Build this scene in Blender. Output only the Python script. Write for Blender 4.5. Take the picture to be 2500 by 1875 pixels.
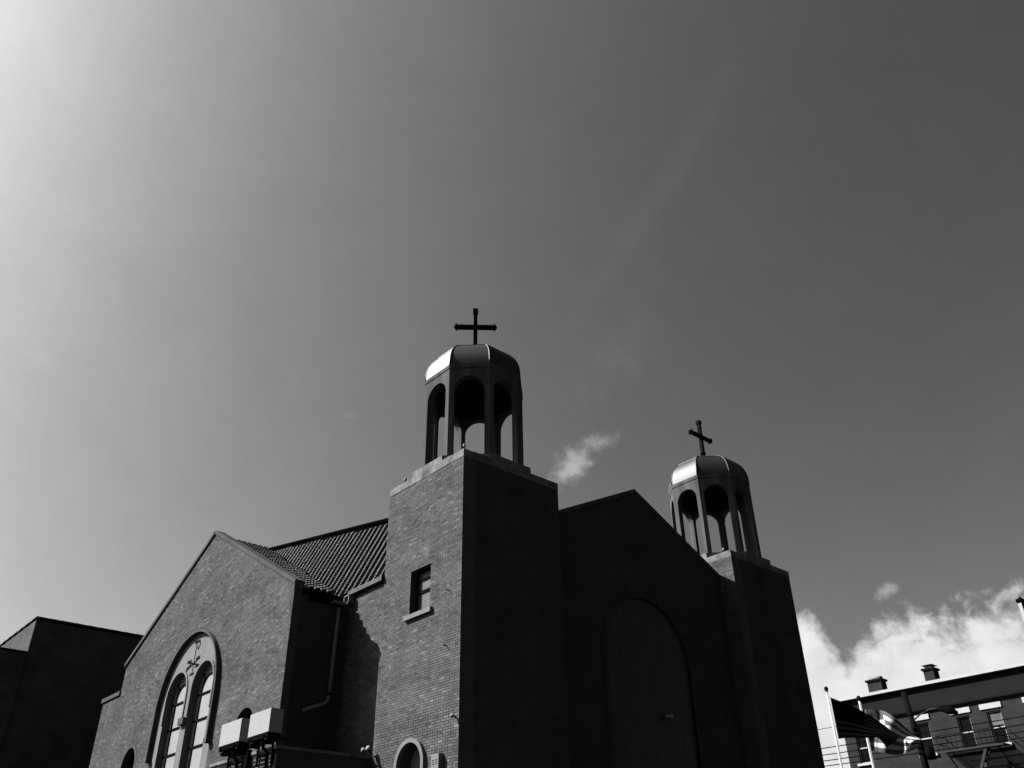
import bpy, bmesh, math, random
from math import radians as R, sin, cos, pi, sqrt, tan, atan2
from mathutils import Vector, Matrix
from mathutils.geometry import tessellate_polygon

random.seed(7)
for o in list(bpy.data.objects):
    bpy.data.objects.remove(o)
sc = bpy.context.scene
COL = sc.collection

# ------------------------------------------------------------------ camera
YAW, PITCH, ROLL = R(41.597), R(32.033), R(-0.884)
fw = Vector((sin(YAW)*cos(PITCH), cos(YAW)*cos(PITCH), sin(PITCH)))
rt = Vector((cos(YAW), -sin(YAW), 0)); up = rt.cross(fw)
rt2 = rt*cos(ROLL)+up*sin(ROLL); up2 = up*cos(ROLL)-rt*sin(ROLL)
cd = bpy.data.cameras.new('camera'); cam = bpy.data.objects.new('camera', cd); COL.objects.link(cam)
m = Matrix.Identity(4)
for i in range(3):
    m[i][0] = rt2[i]; m[i][1] = up2[i]; m[i][2] = -fw[i]
m[0][3], m[1][3], m[2][3] = -13.497, -17.302, 1.6
cam.matrix_world = m
cd.sensor_width = 36; cd.lens = 36*2122.1/2500; cd.clip_end = 3000; cd.clip_start = .05
sc.camera = cam

# ------------------------------------------------------------------ light and exposure
SUN = Vector((-.5392, .5455, .6416)).normalized()
SUN_EL = math.asin(SUN.z); SUN_AZ = atan2(SUN.x, SUN.y)
sl = bpy.data.lights.new('sun', 'SUN'); sl.energy = 5.0; sl.angle = R(.5); sl.color = (1, 1, 1)
so = bpy.data.objects.new('sun', sl); COL.objects.link(so); so.location = (-60, 60, 80)
so.rotation_euler = SUN.to_track_quat('Z', 'Y').to_euler()
EXPO = 2.6
vs = sc.view_settings
vs.view_transform = 'Standard'; vs.look = 'None'; vs.exposure = EXPO; vs.gamma = 1.0; vs.use_curve_mapping = False

SKY_STR = .05
def make_world():
    w = bpy.data.worlds.new('World'); sc.world = w; w.use_nodes = True
    nt = w.node_tree; nt.nodes.clear(); L = nt.links
    def N(t): return nt.nodes.new(t)
    def M(op, a, b=None, c=None, clamp=False):
        n = N('ShaderNodeMath'); n.operation = op; n.use_clamp = clamp
        for i, v in enumerate((a, b, c)):
            if v is None: continue
            if isinstance(v, (int, float)): n.inputs[i].default_value = v
            else: L.new(v, n.inputs[i])
        return n.outputs[0]
    def SS(x, lo, hi):
        n = N('ShaderNodeMapRange'); n.interpolation_type = 'SMOOTHSTEP'
        L.new(x, n.inputs[0]); n.inputs[1].default_value = lo; n.inputs[2].default_value = hi
        return n.outputs[0]
    sky = N('ShaderNodeTexSky'); sky.sky_type = 'NISHITA'; sky.sun_disc = False
    sky.sun_elevation = SUN_EL; sky.sun_rotation = SUN_AZ
    sky.air_density = .5; sky.dust_density = 2.2; sky.ozone_density = 1.0; sky.altitude = 0
    sep = N('ShaderNodeSeparateColor'); L.new(sky.outputs[0], sep.inputs[0])
    # black-and-white film behind a red filter: mostly the red channel, blue sky goes dark
    bw = M('MAXIMUM', M('SUBTRACT', M('MULTIPLY', sep.outputs[0], 1.15), M('MULTIPLY', sep.outputs[2], .15)), .05)
    bw = M('MULTIPLY', M('POWER', bw, SKY_POW), SKY_MUL)
    tc = N('ShaderNodeTexCoord'); d = tc.outputs['Generated']
    sx = N('ShaderNodeSeparateXYZ'); L.new(d, sx.inputs[0])
    az = M('MULTIPLY', M('ARCTAN2', sx.outputs[0], sx.outputs[1]), 180/pi)
    el = M('MULTIPLY', M('ARCSINE', sx.outputs[2]), 180/pi)
    def noise(scale, detail=6, rough=.55, dist=0., stretch=(1, 1, 1)):
        mp = N('ShaderNodeMapping'); mp.inputs['Scale'].default_value = stretch; L.new(d, mp.inputs[0])
        n = N('ShaderNodeTexNoise'); n.inputs['Scale'].default_value = scale; n.inputs['Detail'].default_value = detail
        n.inputs['Roughness'].default_value = rough; n.inputs['Distortion'].default_value = dist
        L.new(mp.outputs[0], n.inputs[0]); return n.outputs[0]
    # thin uneven haze
    hz = M('ADD', M('MULTIPLY', M('SUBTRACT', noise(10, 9, .7, .5), .5), .20), 1)
    bw = M('MULTIPLY', bw, hz)
    n1 = noise(34, 7, .55, .5); n2 = noise(20, 4, .5); n3 = noise(90, 5, .6, .3)
    # cumulus bank low over the street: top of the bank by heading
    cr = N('ShaderNodeFloatCurve'); c = cr.mapping.curves[0]
    pts = CLOUD_TOP
    lo, hi = pts[0][0], pts[-1][0]
    azn = M('DIVIDE', M('SUBTRACT', az, lo), hi-lo, clamp=True)
    L.new(azn, cr.inputs['Value'])
    for i, (a, e) in enumerate(pts):
        x, y = (a-lo)/(hi-lo), e/30
        if i == 0: c.points[0].location = (x, y)
        elif i == len(pts)-1: c.points[-1].location = (x, y)
        else: c.points.new(x, y)
    cr.mapping.update()
    top = M('MULTIPLY', cr.outputs[0], 30)
    f = M('ADD', M('SUBTRACT', top, el), M('MULTIPLY', M('SUBTRACT', n1, .5), 5.5))
    f = M('ADD', f, M('MULTIPLY', M('SUBTRACT', n3, .5), 1.5))
    bank = SS(f, -.6, 1.8)
    # one small torn cloud between the towers, and faint wisps
    def blob(a0, e0, ra, re, rot):
        u = M('MULTIPLY', M('SUBTRACT', az, a0), cos(R(e0))); v = M('SUBTRACT', el, e0)
        uu = M('ADD', M('MULTIPLY', u, cos(rot)), M('MULTIPLY', v, sin(rot)))
        vv = M('SUBTRACT', M('MULTIPLY', v, cos(rot)), M('MULTIPLY', u, sin(rot)))
        return M('SUBTRACT', 1, M('SQRT', M('ADD', M('POWER', M('DIVIDE', uu, ra), 2), M('POWER', M('DIVIDE', vv, re), 2))))
    nf = noise(46, 7, .58, .25)
    small = None
    for (a0, e0, ra, re, rot, k, na) in SMALL_CLOUDS:
        b = M('ADD', blob(a0, e0, ra, re, rot), M('MULTIPLY', M('SUBTRACT', nf, .5), na))
        b = M('MULTIPLY', SS(b, .05, 1.25), k)
        small = b if small is None else M('MAXIMUM', small, b)
    cloud = M('MAXIMUM', bank, small)
    # inner light and shade of the cloud
    br = M('ADD', CLOUD_V, M('MULTIPLY', M('SUBTRACT', n2, .5),   .3*CLOUD_V))
    br = M('ADD', br, M('MULTIPLY', M('SUBTRACT', n1, .5), .5*CLOUD_V))
    out = M('ADD', M('MULTIPLY', bw, M('SUBTRACT', 1, cloud)), M('MULTIPLY', br, cloud))
    cb = N('ShaderNodeCombineColor')
    for i in range(3): L.new(out, cb.inputs[i])
    bg = N('ShaderNodeBackground'); bg.inputs[1].default_value = SKY_STR; L.new(cb.outputs[0], bg.inputs[0])
    wo = N('ShaderNodeOutputWorld'); L.new(bg.outputs[0], wo.inputs[0])
    w.cycles_visibility.camera = True
SKY_POW, SKY_MUL = 1.12, .77
CLOUD_V = .78/(SKY_STR*2**EXPO)
CLOUD_TOP = [(-180, 4), (35, 4), (54, 9), (58, 16), (60.3, 16.6), (61.3, 15.2), (62.1, 13.2), (63.2, 14.2), (64.5, 15.2), (66.3, 15.8), (67, 14.6), (68.3, 15.2), (70, 15), (72, 15.6), (76, 16), (84, 14), (100, 8), (180, 4)]
SMALL_CLOUDS = [(45.9, 26.6, 2.3, 1.25, R(38), .50, 2.2), (48.0, 27.9, 1.9, .8, R(20), .32, 2.4), (65.4, 16.9, 1.1, .45, R(30), .3, 3.0),
                (55.0, 43.5, 15, 1.6, R(50), .022, .9), (49.5, 33, 5, 2.6, R(40), .03, 1.6), (8.4, 29.6, 1.5, .5, R(-15), .09, 3.0), (29.6, 29.6, .8, .5, R(-20), .06, 3.0)]
make_world()
if sc.world.cycles: sc.world.cycles.sampling_method = 'AUTOMATIC'

# ------------------------------------------------------------------ materials
def new_mat(name):
    mt = bpy.data.materials.new(name); mt.use_nodes = True
    nt = mt.node_tree; b = nt.nodes['Principled BSDF']
    b.inputs['Specular IOR Level'].default_value = .0
    return mt, nt, b
KA = .33           # darkens base colours below real tones, so shaded sides sink to black
def mat(name, v, rough=.8, var=.25, scale=3., fine=30., metal=0., spec=.0, bump=0., streak=False):
    """grey material with large blotches, fine grain and optional vertical weather streaks"""
    mt, nt, b = new_mat(name); L = nt.links
    g = nt.nodes.new('ShaderNodeNewGeometry')
    mp = nt.nodes.new('ShaderNodeMapping'); L.new(g.outputs['Position'], mp.inputs[0])
    if streak: mp.inputs['Scale'].default_value = (1, 1, .12)
    n1 = nt.nodes.new('ShaderNodeTexNoise'); n1.inputs['Scale'].default_value = scale; n1.inputs['Detail'].default_value = 5
    L.new(mp.outputs[0], n1.inputs[0])
    n2 = nt.nodes.new('ShaderNodeTexNoise'); n2.inputs['Scale'].default_value = fine; n2.inputs['Detail'].default_value = 3
    L.new(g.outputs['Position'], n2.inputs[0])
    def M(op, a, c):
        n = nt.nodes.new('ShaderNodeMath'); n.operation = op
        for i, q in enumerate((a, c)):
            if isinstance(q, (int, float)): n.inputs[i].default_value = q
            else: L.new(q, n.inputs[i])
        return n.outputs[0]
    f = M('ADD', 1, M('MULTIPLY', M('SUBTRACT', n1.outputs[0], .5), 2.6*var))
    f = M('ADD', f, M('MULTIPLY', M('SUBTRACT', n2.outputs[0], .5), 1.0*var))
    val = M('MULTIPLY', M('MAXIMUM', f, .25), v*KA)
    cc = nt.nodes.new('ShaderNodeCombineColor')
    for i in range(3): L.new(val, cc.inputs[i])
    L.new(cc.outputs[0], b.inputs['Base Color'])
    b.inputs['Roughness'].default_value = rough; b.inputs['Metallic'].default_value = metal
    b.inputs['Specular IOR Level'].default_value = spec
    if bump:
        bp = nt.nodes.new('ShaderNodeBump'); bp.inputs['Strength'].default_value = bump; bp.inputs['Distance'].default_value = .01
        L.new(n2.outputs[0], bp.inputs['Height']); L.new(bp.outputs[0], b.inputs['Normal'])
    return mt
def mat_brick_piece(name, stops, blotch=.5, rough=.9):
    """each brick its own tone (per piece), large weather blotches over the wall, grain"""
    mt, nt, b = new_mat(name); L = nt.links
    def M(op, a, c):
        n = nt.nodes.new('ShaderNodeMath'); n.operation = op
        for i, q in enumerate((a, c)):
            if isinstance(q, (int, float)): n.inputs[i].default_value = q
            else: L.new(q, n.inputs[i])
        return n.outputs[0]
    g = nt.nodes.new('ShaderNodeNewGeometry'); oi = nt.nodes.new('ShaderNodeObjectInfo')
    r = M('FRACT', M('ADD', g.outputs['Random Per Island'], M('MULTIPLY', oi.outputs['Random'], 7.31)), 0)
    cr = nt.nodes.new('ShaderNodeValToRGB'); e = cr.color_ramp.elements
    e[0].position, e[0].color = stops[0][0], (stops[0][1],)*3+(1,)
    e[1].position, e[1].color = stops[-1][0], (stops[-1][1],)*3+(1,)
    for p_, v in stops[1:-1]:
        q = e.new(p_); q.color = (v, v, v, 1)
    L.new(r, cr.inputs[0])
    n1 = nt.nodes.new('ShaderNodeTexNoise'); n1.inputs['Scale'].default_value = .9; n1.inputs['Detail'].default_value = 6
    n1.inputs['Roughness'].default_value = .65
    mp = nt.nodes.new('ShaderNodeMapping'); mp.inputs['Scale'].default_value = (1, .7, 1.6)
    L.new(g.outputs['Position'], mp.inputs[0]); L.new(mp.outputs[0], n1.inputs[0])
    n2 = nt.nodes.new('ShaderNodeTexNoise'); n2.inputs['Scale'].default_value = 45; n2.inputs['Detail'].default_value = 3
    L.new(g.outputs['Position'], n2.inputs[0])
    f = M('ADD', 1, M('MULTIPLY', M('SUBTRACT', n1.outputs[0], .5), 2.2*blotch))
    f = M('ADD', f, M('MULTIPLY', M('SUBTRACT', n2.outputs[0], .5), .45))
    # run-off stains down the wall
    n3 = nt.nodes.new('ShaderNodeTexNoise'); n3.inputs['Scale'].default_value = 1.6; n3.inputs['Detail'].default_value = 5
    mp3 = nt.nodes.new('ShaderNodeMapping'); mp3.inputs['Scale'].default_value = (1, 1.3, .22)
    L.new(g.outputs['Position'], mp3.inputs[0]); L.new(mp3.outputs[0], n3.inputs[0])
    f = M('ADD', f, M('MULTIPLY', M('SUBTRACT', n3.outputs[0], .5), .8*blotch))
    mx = nt.nodes.new('ShaderNodeVectorMath'); mx.operation = 'SCALE'
    L.new(cr.outputs[0], mx.inputs[0]); L.new(M('MULTIPLY', M('MAXIMUM', f, .3), KA), mx.inputs['Scale'])
    L.new(mx.outputs[0], b.inputs['Base Color']); b.inputs['Roughness'].default_value = rough
    bp = nt.nodes.new('ShaderNodeBump'); bp.inputs['Strength'].default_value = .5; bp.inputs['Distance'].default_value = .006
    L.new(n2.outputs[0], bp.inputs['Height']); L.new(bp.outputs[0], b.inputs['Normal'])
    return mt
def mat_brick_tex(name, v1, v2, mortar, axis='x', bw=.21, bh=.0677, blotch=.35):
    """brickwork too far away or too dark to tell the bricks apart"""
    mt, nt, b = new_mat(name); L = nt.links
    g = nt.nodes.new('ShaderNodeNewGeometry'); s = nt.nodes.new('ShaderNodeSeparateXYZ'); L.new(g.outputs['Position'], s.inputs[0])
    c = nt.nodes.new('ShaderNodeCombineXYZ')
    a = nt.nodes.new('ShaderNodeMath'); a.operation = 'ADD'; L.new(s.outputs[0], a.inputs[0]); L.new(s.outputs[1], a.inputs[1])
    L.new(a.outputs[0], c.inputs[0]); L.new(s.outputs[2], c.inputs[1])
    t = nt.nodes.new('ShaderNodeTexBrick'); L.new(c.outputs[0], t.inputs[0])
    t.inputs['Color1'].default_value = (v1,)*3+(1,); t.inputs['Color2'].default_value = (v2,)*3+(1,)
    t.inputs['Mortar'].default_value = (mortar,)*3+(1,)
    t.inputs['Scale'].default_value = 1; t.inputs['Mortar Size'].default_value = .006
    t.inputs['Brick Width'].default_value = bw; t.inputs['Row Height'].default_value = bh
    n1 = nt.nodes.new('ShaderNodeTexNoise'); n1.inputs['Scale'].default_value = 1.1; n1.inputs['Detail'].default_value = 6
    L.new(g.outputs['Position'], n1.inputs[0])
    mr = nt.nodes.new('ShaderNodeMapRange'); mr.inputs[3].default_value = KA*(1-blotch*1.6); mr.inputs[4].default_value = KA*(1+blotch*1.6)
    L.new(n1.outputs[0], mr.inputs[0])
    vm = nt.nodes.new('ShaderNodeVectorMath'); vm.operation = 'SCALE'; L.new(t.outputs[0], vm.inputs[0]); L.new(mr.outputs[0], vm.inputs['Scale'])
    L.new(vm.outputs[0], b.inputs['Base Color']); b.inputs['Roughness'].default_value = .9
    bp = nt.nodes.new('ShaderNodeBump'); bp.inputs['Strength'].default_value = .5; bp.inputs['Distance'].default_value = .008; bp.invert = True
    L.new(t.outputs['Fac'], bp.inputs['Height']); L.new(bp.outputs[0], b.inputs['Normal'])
    return mt

BRICK = mat_brick_piece('church_brick', [(0, .066), (.12, .088), (.5, .10), (.8, .110), (.96, .126), (1, .165)], .55)
MORTAR = mat('mortar', .085, .95, .3, 2.5, 60)
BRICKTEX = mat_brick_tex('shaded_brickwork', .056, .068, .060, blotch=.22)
CONC = mat('weathered_concrete', .16, .9, .9, 2.4, 22, bump=.4)
COPING = mat('coping_stone', .09, .9, .35, 1.5, 25, bump=.3)
STONE = mat('window_stone', .18, .85, .16, 1.8, 25, streak=True)
STONE_D = mat('carved_groove', .012, .9, .1)
STUCCO = mat('cupola_stucco', .088, .85, .8, 2.6, 30, streak=True)
DOME = mat('sheet_metal', .05, .55, .16, 2.5, 14, metal=.85, spec=.4, streak=True)
IRON = mat('dark_iron', .012, .6, .3)
TILE = mat_brick_piece('glazed_roof_tile', [(0, .28), (.8, .42), (1, .52)], .3, .45)
TILE.node_tree.nodes['Principled BSDF'].inputs['Specular IOR Level'].default_value = .1
HIPT = mat('black_ridge_tile', .003, .9, .2)
TARP = mat('roof_underlay', .0025, .9, .2)
ROOFDARK = mat('dark_roofing', .02, .9, .3)
GLASSF = mat('frosted_pane', .27, .45, .14, 1.4, 9, spec=.1)
GLASSC = mat('curtained_pane', .065, .4, .6, 5, 20, spec=.1, streak=True)
GLASSD = mat('dark_pane', .006, .15, .2, spec=.03)
LEADED = mat('leaded_glass', .042, .4, .3, 4, 12, spec=.05)
LEAD = mat('window_bar', .010, .6, .2)
ZINC = mat('zinc_gutter', .12, .55, .3, 3, 30)
PIPE = mat('grey_pipe', .22, .6, .15)
WHITEP = mat('white_paint', .33, .5, .05, 2, 15)
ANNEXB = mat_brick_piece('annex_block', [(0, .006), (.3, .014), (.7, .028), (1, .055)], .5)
ANNEXM = mat('pale_mortar', .28, .9, .15)
BLACKM = mat('black_metal', .005, .5, .2)
BGB = mat_brick_tex('street_house_brick', .028, .036, .035, bw=.3, bh=.1, blotch=.3)
BGF = mat('painted_frieze', .017, .8, .2, 1.5, 20)
BGW = mat('white_trim', .42, .7, .12)
ESCAPE = mat('painted_iron', .045, .7, .3)
BGS = mat('timber_pole', .007, .95, .4, 4, 50)
BGDARK = mat_brick_tex('neighbour_brick', .085, .105, .09)
ASPH = mat('asphalt', .06, .95, .25, .5, 60)
PAVE = mat('pavement_concrete', .09, .9, .2, .8, 30)

# ------------------------------------------------------------------ mesh builder
ORG = {}
class MB:
    def __init__(s): s.v = []; s.f = []; s.sm = []
    def add(s, vs, fs, smooth=False):
        k = len(s.v); s.v += [Vector(q) for q in vs]; s.f += [[i+k for i in f] for f in fs]; s.sm += [smooth]*len(fs); return s
    def box(s, a, b):
        (x0, y0, z0), (x1, y1, z1) = a, b
        return s.add([(x0, y0, z0), (x1, y0, z0), (x1, y1, z0), (x0, y1, z0), (x0, y0, z1), (x1, y0, z1), (x1, y1, z1), (x0, y1, z1)],
              [(3, 2, 1, 0), (4, 5, 6, 7), (0, 1, 5, 4), (1, 2, 6, 5), (2, 3, 7, 6), (3, 0, 4, 7)])
    def bar(s, a, b, w, h=None, upv=(0, 0, 1)):
        a, b = Vector(a), Vector(b); h = h or w; d = (b-a).normalized(); u = Vector(upv)
        if abs(d.dot(u)) > .98: u = Vector((0, 1, 0))
        r = d.cross(u).normalized()*w/2; q = r.cross(d).normalized()*h/2
        return s.add([a-r-q, a+r-q, a+r+q, a-r+q, b-r-q, b+r-q, b+r+q, b-r+q],
              [(3, 2, 1, 0), (4, 5, 6, 7), (0, 1, 5, 4), (1, 2, 6, 5), (2, 3, 7, 6), (3, 0, 4, 7)])
    def tube(s, path, r, n=10, caps=True):
        path = [Vector(q) for q in path]; rr = r if isinstance(r, (list, tuple)) else [r]*len(path)
        vs = []; ref = None
        for i, q in enumerate(path):
            d = (path[min(i+1, len(path)-1)]-path[max(i-1, 0)]).normalized()
            if ref is None: ref = d.orthogonal().normalized()
            ref = (ref-d*ref.dot(d)).normalized(); b = d.cross(ref)
            vs += [q+ref*rr[i]*cos(2*pi*k/n)+b*rr[i]*sin(2*pi*k/n) for k in range(n)]
        fs = [(i*n+k, i*n+(k+1) % n, (i+1)*n+(k+1) % n, (i+1)*n+k) for i in range(len(path)-1) for k in range(n)]
        s.add(vs, fs, True)
        if caps:
            k = len(s.v)-len(vs); s.f += [[k+i for i in range(n)][::-1], [k+len(vs)-n+i for i in range(n)]]; s.sm += [False]*2
        return s
    def plate(s, outer, holes, w0, w1, M):
        """flat plate with holes; M maps (u,v,w) to the world"""
        loops = [outer]+list(holes)
        tri = tessellate_polygon([[Vector((u, v, 0)) for u, v in lp] for lp in loops])
        flat = [q for lp in loops for q in lp]; n = len(flat)
        vs = [M(u, v, w0) for u, v in flat]+[M(u, v, w1) for u, v in flat]
        fs = [tuple(t) for t in tri]+[tuple(i+n for i in t[::-1]) for t in tri]
        k = 0
        for lp in loops:
            q = len(lp)
            fs += [(k+i, k+(i+1) % q, n+k+(i+1) % q, n+k+i) for i in range(q)]; k += q
        return s.add(vs, fs)
    def build(s, name, mt, parent=None, recalc=True, **props):
        o0 = ORG.get(parent.name, Vector((0, 0, 0))) if parent else Vector((0, 0, 0))
        me = bpy.data.meshes.new(name); me.from_pydata([q-o0 for q in s.v], [], s.f); me.materials.append(mt)
        if recalc and len(s.f) < 20000:
            bm = bmesh.new(); bm.from_mesh(me); bmesh.ops.recalc_face_normals(bm, faces=bm.faces); bm.to_mesh(me); bm.free()
        me.polygons.foreach_set('use_smooth', s.sm)
        ob = bpy.data.objects.new(name, me); COL.objects.link(ob)
        if parent: ob.parent = parent; ORG[ob.name] = o0
        for k, v in props.items(): ob[k] = v
        return ob
def thing(name, label, cat, loc, group=None):
    e = bpy.data.objects.new(name, None); COL.objects.link(e); e.location = loc; e.empty_display_size = .3
    ORG[e.name] = Vector(loc); e['label'] = label; e['category'] = cat
    if group: e['group'] = group
    return e
def tag(o, label, cat, group=None):
    o['label'] = label; o['category'] = cat
    if group: o['group'] = group
    return o
def arch_pts(c, r, spring, bottom, n=20):
    """round-headed opening outline (u,v)"""
    return [(c-r, bottom)]+[(c+r*cos(pi-pi*i/n), spring+r*sin(pi*i/n)) for i in range(n+1)]+[(c+r, bottom)]
def ring_pts(c, ro, ri, spring, bottom, n=24):
    a = [(c-ro, bottom)]+[(c+ro*cos(pi-pi*i/n), spring+ro*sin(pi*i/n)) for i in range(n+1)]+[(c+ro, bottom)]
    b = [(c+ri, bottom)]+[(c+ri*cos(pi*i/n), spring+ri*sin(pi*i/n)) for i in range(n+1)]+[(c-ri, bottom)]
    return a+b
def WX(x): return lambda u, v, w: (x+w, u, v)      # a wall facing -x: u = y, v = z, w = depth inwards
def WY(y): return lambda u, v, w: (u, y+w, v)      # a wall facing -y

# ------------------------------------------------------------------ dimensions (metres)
wx, wy, H, W = 3.6725, 3.6638, 13.19, 16.033
DREC, HP, MG = .64, 14.52, .4928
A, Y1, Y2, YL = 1.848, 5.602, 18.958, 20.80
YC = (Y1+Y2)/2; HE, HEL, HT = 10.32, 10.54, 13.98
XN = .03
BAND = 12.94

# ------------------------------------------------------------------ ground
g = MB(); g.add([(-900, -900, 0), (900, -900, 0), (900, 900, 0), (-900, 900, 0)], [(0, 1, 2, 3)]); g.build('ground', ASPH, kind='structure')
g = MB(); g.box((-8, -7, .004), (17.9, -.05, .13)); g.build('pavement', PAVE, kind='structure')
g = MB(); g.box((-8, -.045, .004), (-3.3, 24, .12)); g.build('path', PAVE, kind='structure')

# ------------------------------------------------------------------ the church
church = thing('church', 'brick church with twin domed cupolas, crosses and tiled roof', 'church', (8, 6, 0))
INDIV = [0]
def hole_interval(shape, z):
    k = shape[0]
    if k == 'rect':
        _, y0, y1, z0, z1 = shape
        return (y0, y1) if z0 < z < z1 else None
    _, c, r, sp, bot = shape
    if z < bot or z > sp+r: return None
    h = r if z <= sp else sqrt(max(0, r*r-(z-sp)**2))
    return (c-h, c+h)
def brickwork(name, x, solid, holes, z0, z1, parent, mt, course=.0677, length=.21, joint=.009, indiv=None, maxind=300, header=6, jag=.004):
    """bricks laid in common bond on a wall facing -x; the ones inside indiv(y,z) become objects of their own"""
    mb = MB(); nrow = int((z1-z0)/course)
    cache = {}; cnt = 0
    for i in range(nrow):
        za = z0+i*course; zb = za+course-joint; zm = (za+zb)/2
        segs = [s_ for s_ in solid(zm)]
        for hshape in holes:
            hi = hole_interval(hshape, zm)
            if hi:
                out = []
                for a, b in segs:
                    if hi[1] <= a or hi[0] >= b: out.append((a, b)); continue
                    if hi[0] > a: out.append((a, hi[0]))
                    if hi[1] < b: out.append((hi[1], b))
                segs = out
        L = length/2 if (header and i % header == 0) else length
        off = (L/2 if i % 2 else 0)
        for a, b in segs:
            y = -2+math.floor((a+2)/L)*L+off-L
            while y < b:
                ya, yb = max(y, a), min(y+L-joint, b)
                full = (ya == y and yb == y+L-joint)
                y += L
                if yb-ya < .03: continue
                pr = .006+random.uniform(0, jag)
                if full and indiv and cnt < maxind and indiv(ya, zm):
                    key = round(L, 4)
                    if key not in cache:
                        q = MB(); hw, hh = (L-joint)/2, (course-joint)/2; e = .004
                        q.add([(0, -hw, -hh), (0, hw, -hh), (0, hw, hh), (0, -hw, hh), (-.012+e, -hw, -hh), (-.012+e, hw, -hh), (-.012+e, hw, hh), (-.012+e, -hw, hh),
                               (-.012, -hw+e, -hh+e), (-.012, hw-e, -hh+e), (-.012, hw-e, hh-e), (-.012, -hw+e, hh-e)],
                              [(8, 9, 10, 11), (4, 5, 9, 8), (5, 6, 10, 9), (6, 7, 11, 10), (7, 4, 8, 11), (0, 1, 5, 4), (1, 2, 6, 5), (2, 3, 7, 6), (3, 0, 4, 7)])
                        me = bpy.data.meshes.new('brick'); me.from_pydata(q.v, [], q.f); me.materials.append(mt); cache[key] = me
                    ob = bpy.data.objects.new('brick', cache[key]); COL.objects.link(ob); ob.parent = parent
                    ob.location = Vector((x+.012-pr, (ya+yb)/2, zm))-ORG[parent.name]; cnt += 1
                    continue
                mb.add([(x+.004, ya, za), (x+.004, yb, za), (x+.004, yb, zb), (x+.004, ya, zb), (x-pr, ya, za), (x-pr, yb, za), (x-pr, yb, zb), (x-pr, ya, zb)],
                       [(4, 5, 6, 7), (0, 1, 5, 4), (1, 2, 6, 5), (2, 3, 7, 6), (3, 0, 4, 7)])
    ob = mb.build(name, mt, parent, recalc=False, kind='stuff')
    return ob

# ---- left tower
TW = ('rect', 1.37, 2.31, 8.90, 10.18)
TA = ('arch', 1.90, .52, 5.06, 3.2)
t = MB()
t.plate([(0, 0), (wy, 0), (wy, BAND), (0, BAND)], [[(1.37, 8.9), (2.31, 8.9), (2.31, 10.18), (1.37, 10.18)], arch_pts(1.90, .52, 5.06, 3.2)[::-1]], 0, .45, WX(0))
t_wall = t.build('tower_side_wall', MORTAR, church)
brickwork('brickwork', 0, lambda z: [(0, wy)], [TW, ('arch', 1.90, .64, 5.06, 3.2)], 4.0, BAND-.004, t_wall, BRICK,
          indiv=lambda y, z: 4.86 < z < 6.7)
t = MB()
t.plate([(.45, 0), (wx, 0), (wx, BAND), (.45, BAND)], [], 0, .4, WY(0))
t.box((wx-.4, .4, 0), (wx, wy, BAND)); t.box((.45, wy-.4, 0), (wx-.4, wy, BAND)); t.box((.45, .4, BAND-.2), (wx-.4, wy-.4, BAND-.01))
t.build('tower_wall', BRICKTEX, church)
# concrete band in blocks round the tower head
def band(x0):
    cuts = [0, .62, 1.45, 2.3, 3.05, wy]
    for i in range(5):
        q = MB(); a, b = cuts[i], cuts[i+1]-.008*(i < 4); j = random.uniform(-.006, .006)
        q.box((x0-.012+j, a, BAND+.002), (x0+.34, b, H-random.uniform(0, .02))); q.build('coping_block', CONC, church)
    cuts = [.345, 1.25, 2.1, 2.9, wx]
    for i in range(4):
        q = MB(); a, b = cuts[i], cuts[i+1]-.008*(i < 3)
        q.box((x0+a, -.012, BAND+.002), (x0+b, .34, H-random.uniform(0, .02))); q.build('coping_block', CONC, church)
    q = MB(); q.box((x0+.345, .345, BAND+.002), (x0+wx, wy, H-.03)); q.build('tower_roof', ROOFDARK, church)
band(0); band(W-wx)
# ---- right tower (only the head of its side shows above the gable)
x2 = W-wx
t = MB(); t.box((x2, 0, 0), (x2+.45, wy, BAND)); t2 = t.build('tower_side_wall', MORTAR, church)
brickwork('brickwork', x2, lambda z: [(0, wy)], [], 10.9, BAND-.004, t2, BRICK)
t = MB(); t.plate([(x2+.45, 0), (W, 0), (W, BAND), (x2+.45, BAND)], [], 0, .4, WY(0))
t.box((W-.4, .4, 0), (W, wy, BAND)); t.box((x2+.45, wy-.4, 0), (W-.4, wy, BAND)); t.box((x2+.45, .4, BAND-.2), (W-.4, wy-.4, BAND-.01))
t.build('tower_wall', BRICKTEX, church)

# ---- front gable between the towers
gz = lambda x: HP-MG*abs(x-W/2)
fp = MB()
fa = arch_pts(W/2, 1.95, 8.65, 5.2)
fp.plate([(wx, 0), (x2, 0), (x2, gz(x2)-.16), (W/2, HP-.16), (wx, gz(wx)-.16)], [fa[::-1]], 0, .42, WY(DREC))
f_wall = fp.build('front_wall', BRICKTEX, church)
for s in (-1, 1):
    q = MB(); xe = wx+.01 if s < 0 else x2-.01
    a = Vector((W/2, 0, HP-.155)); b = Vector((xe, 0, gz(xe)-.155))
    q.plate([(a.x, a.z), (b.x, b.z), (b.x, b.z+.155), (a.x, a.z+.155)], [], -.05, .5, WY(DREC)); q.build('coping', COPING, church)
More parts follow.
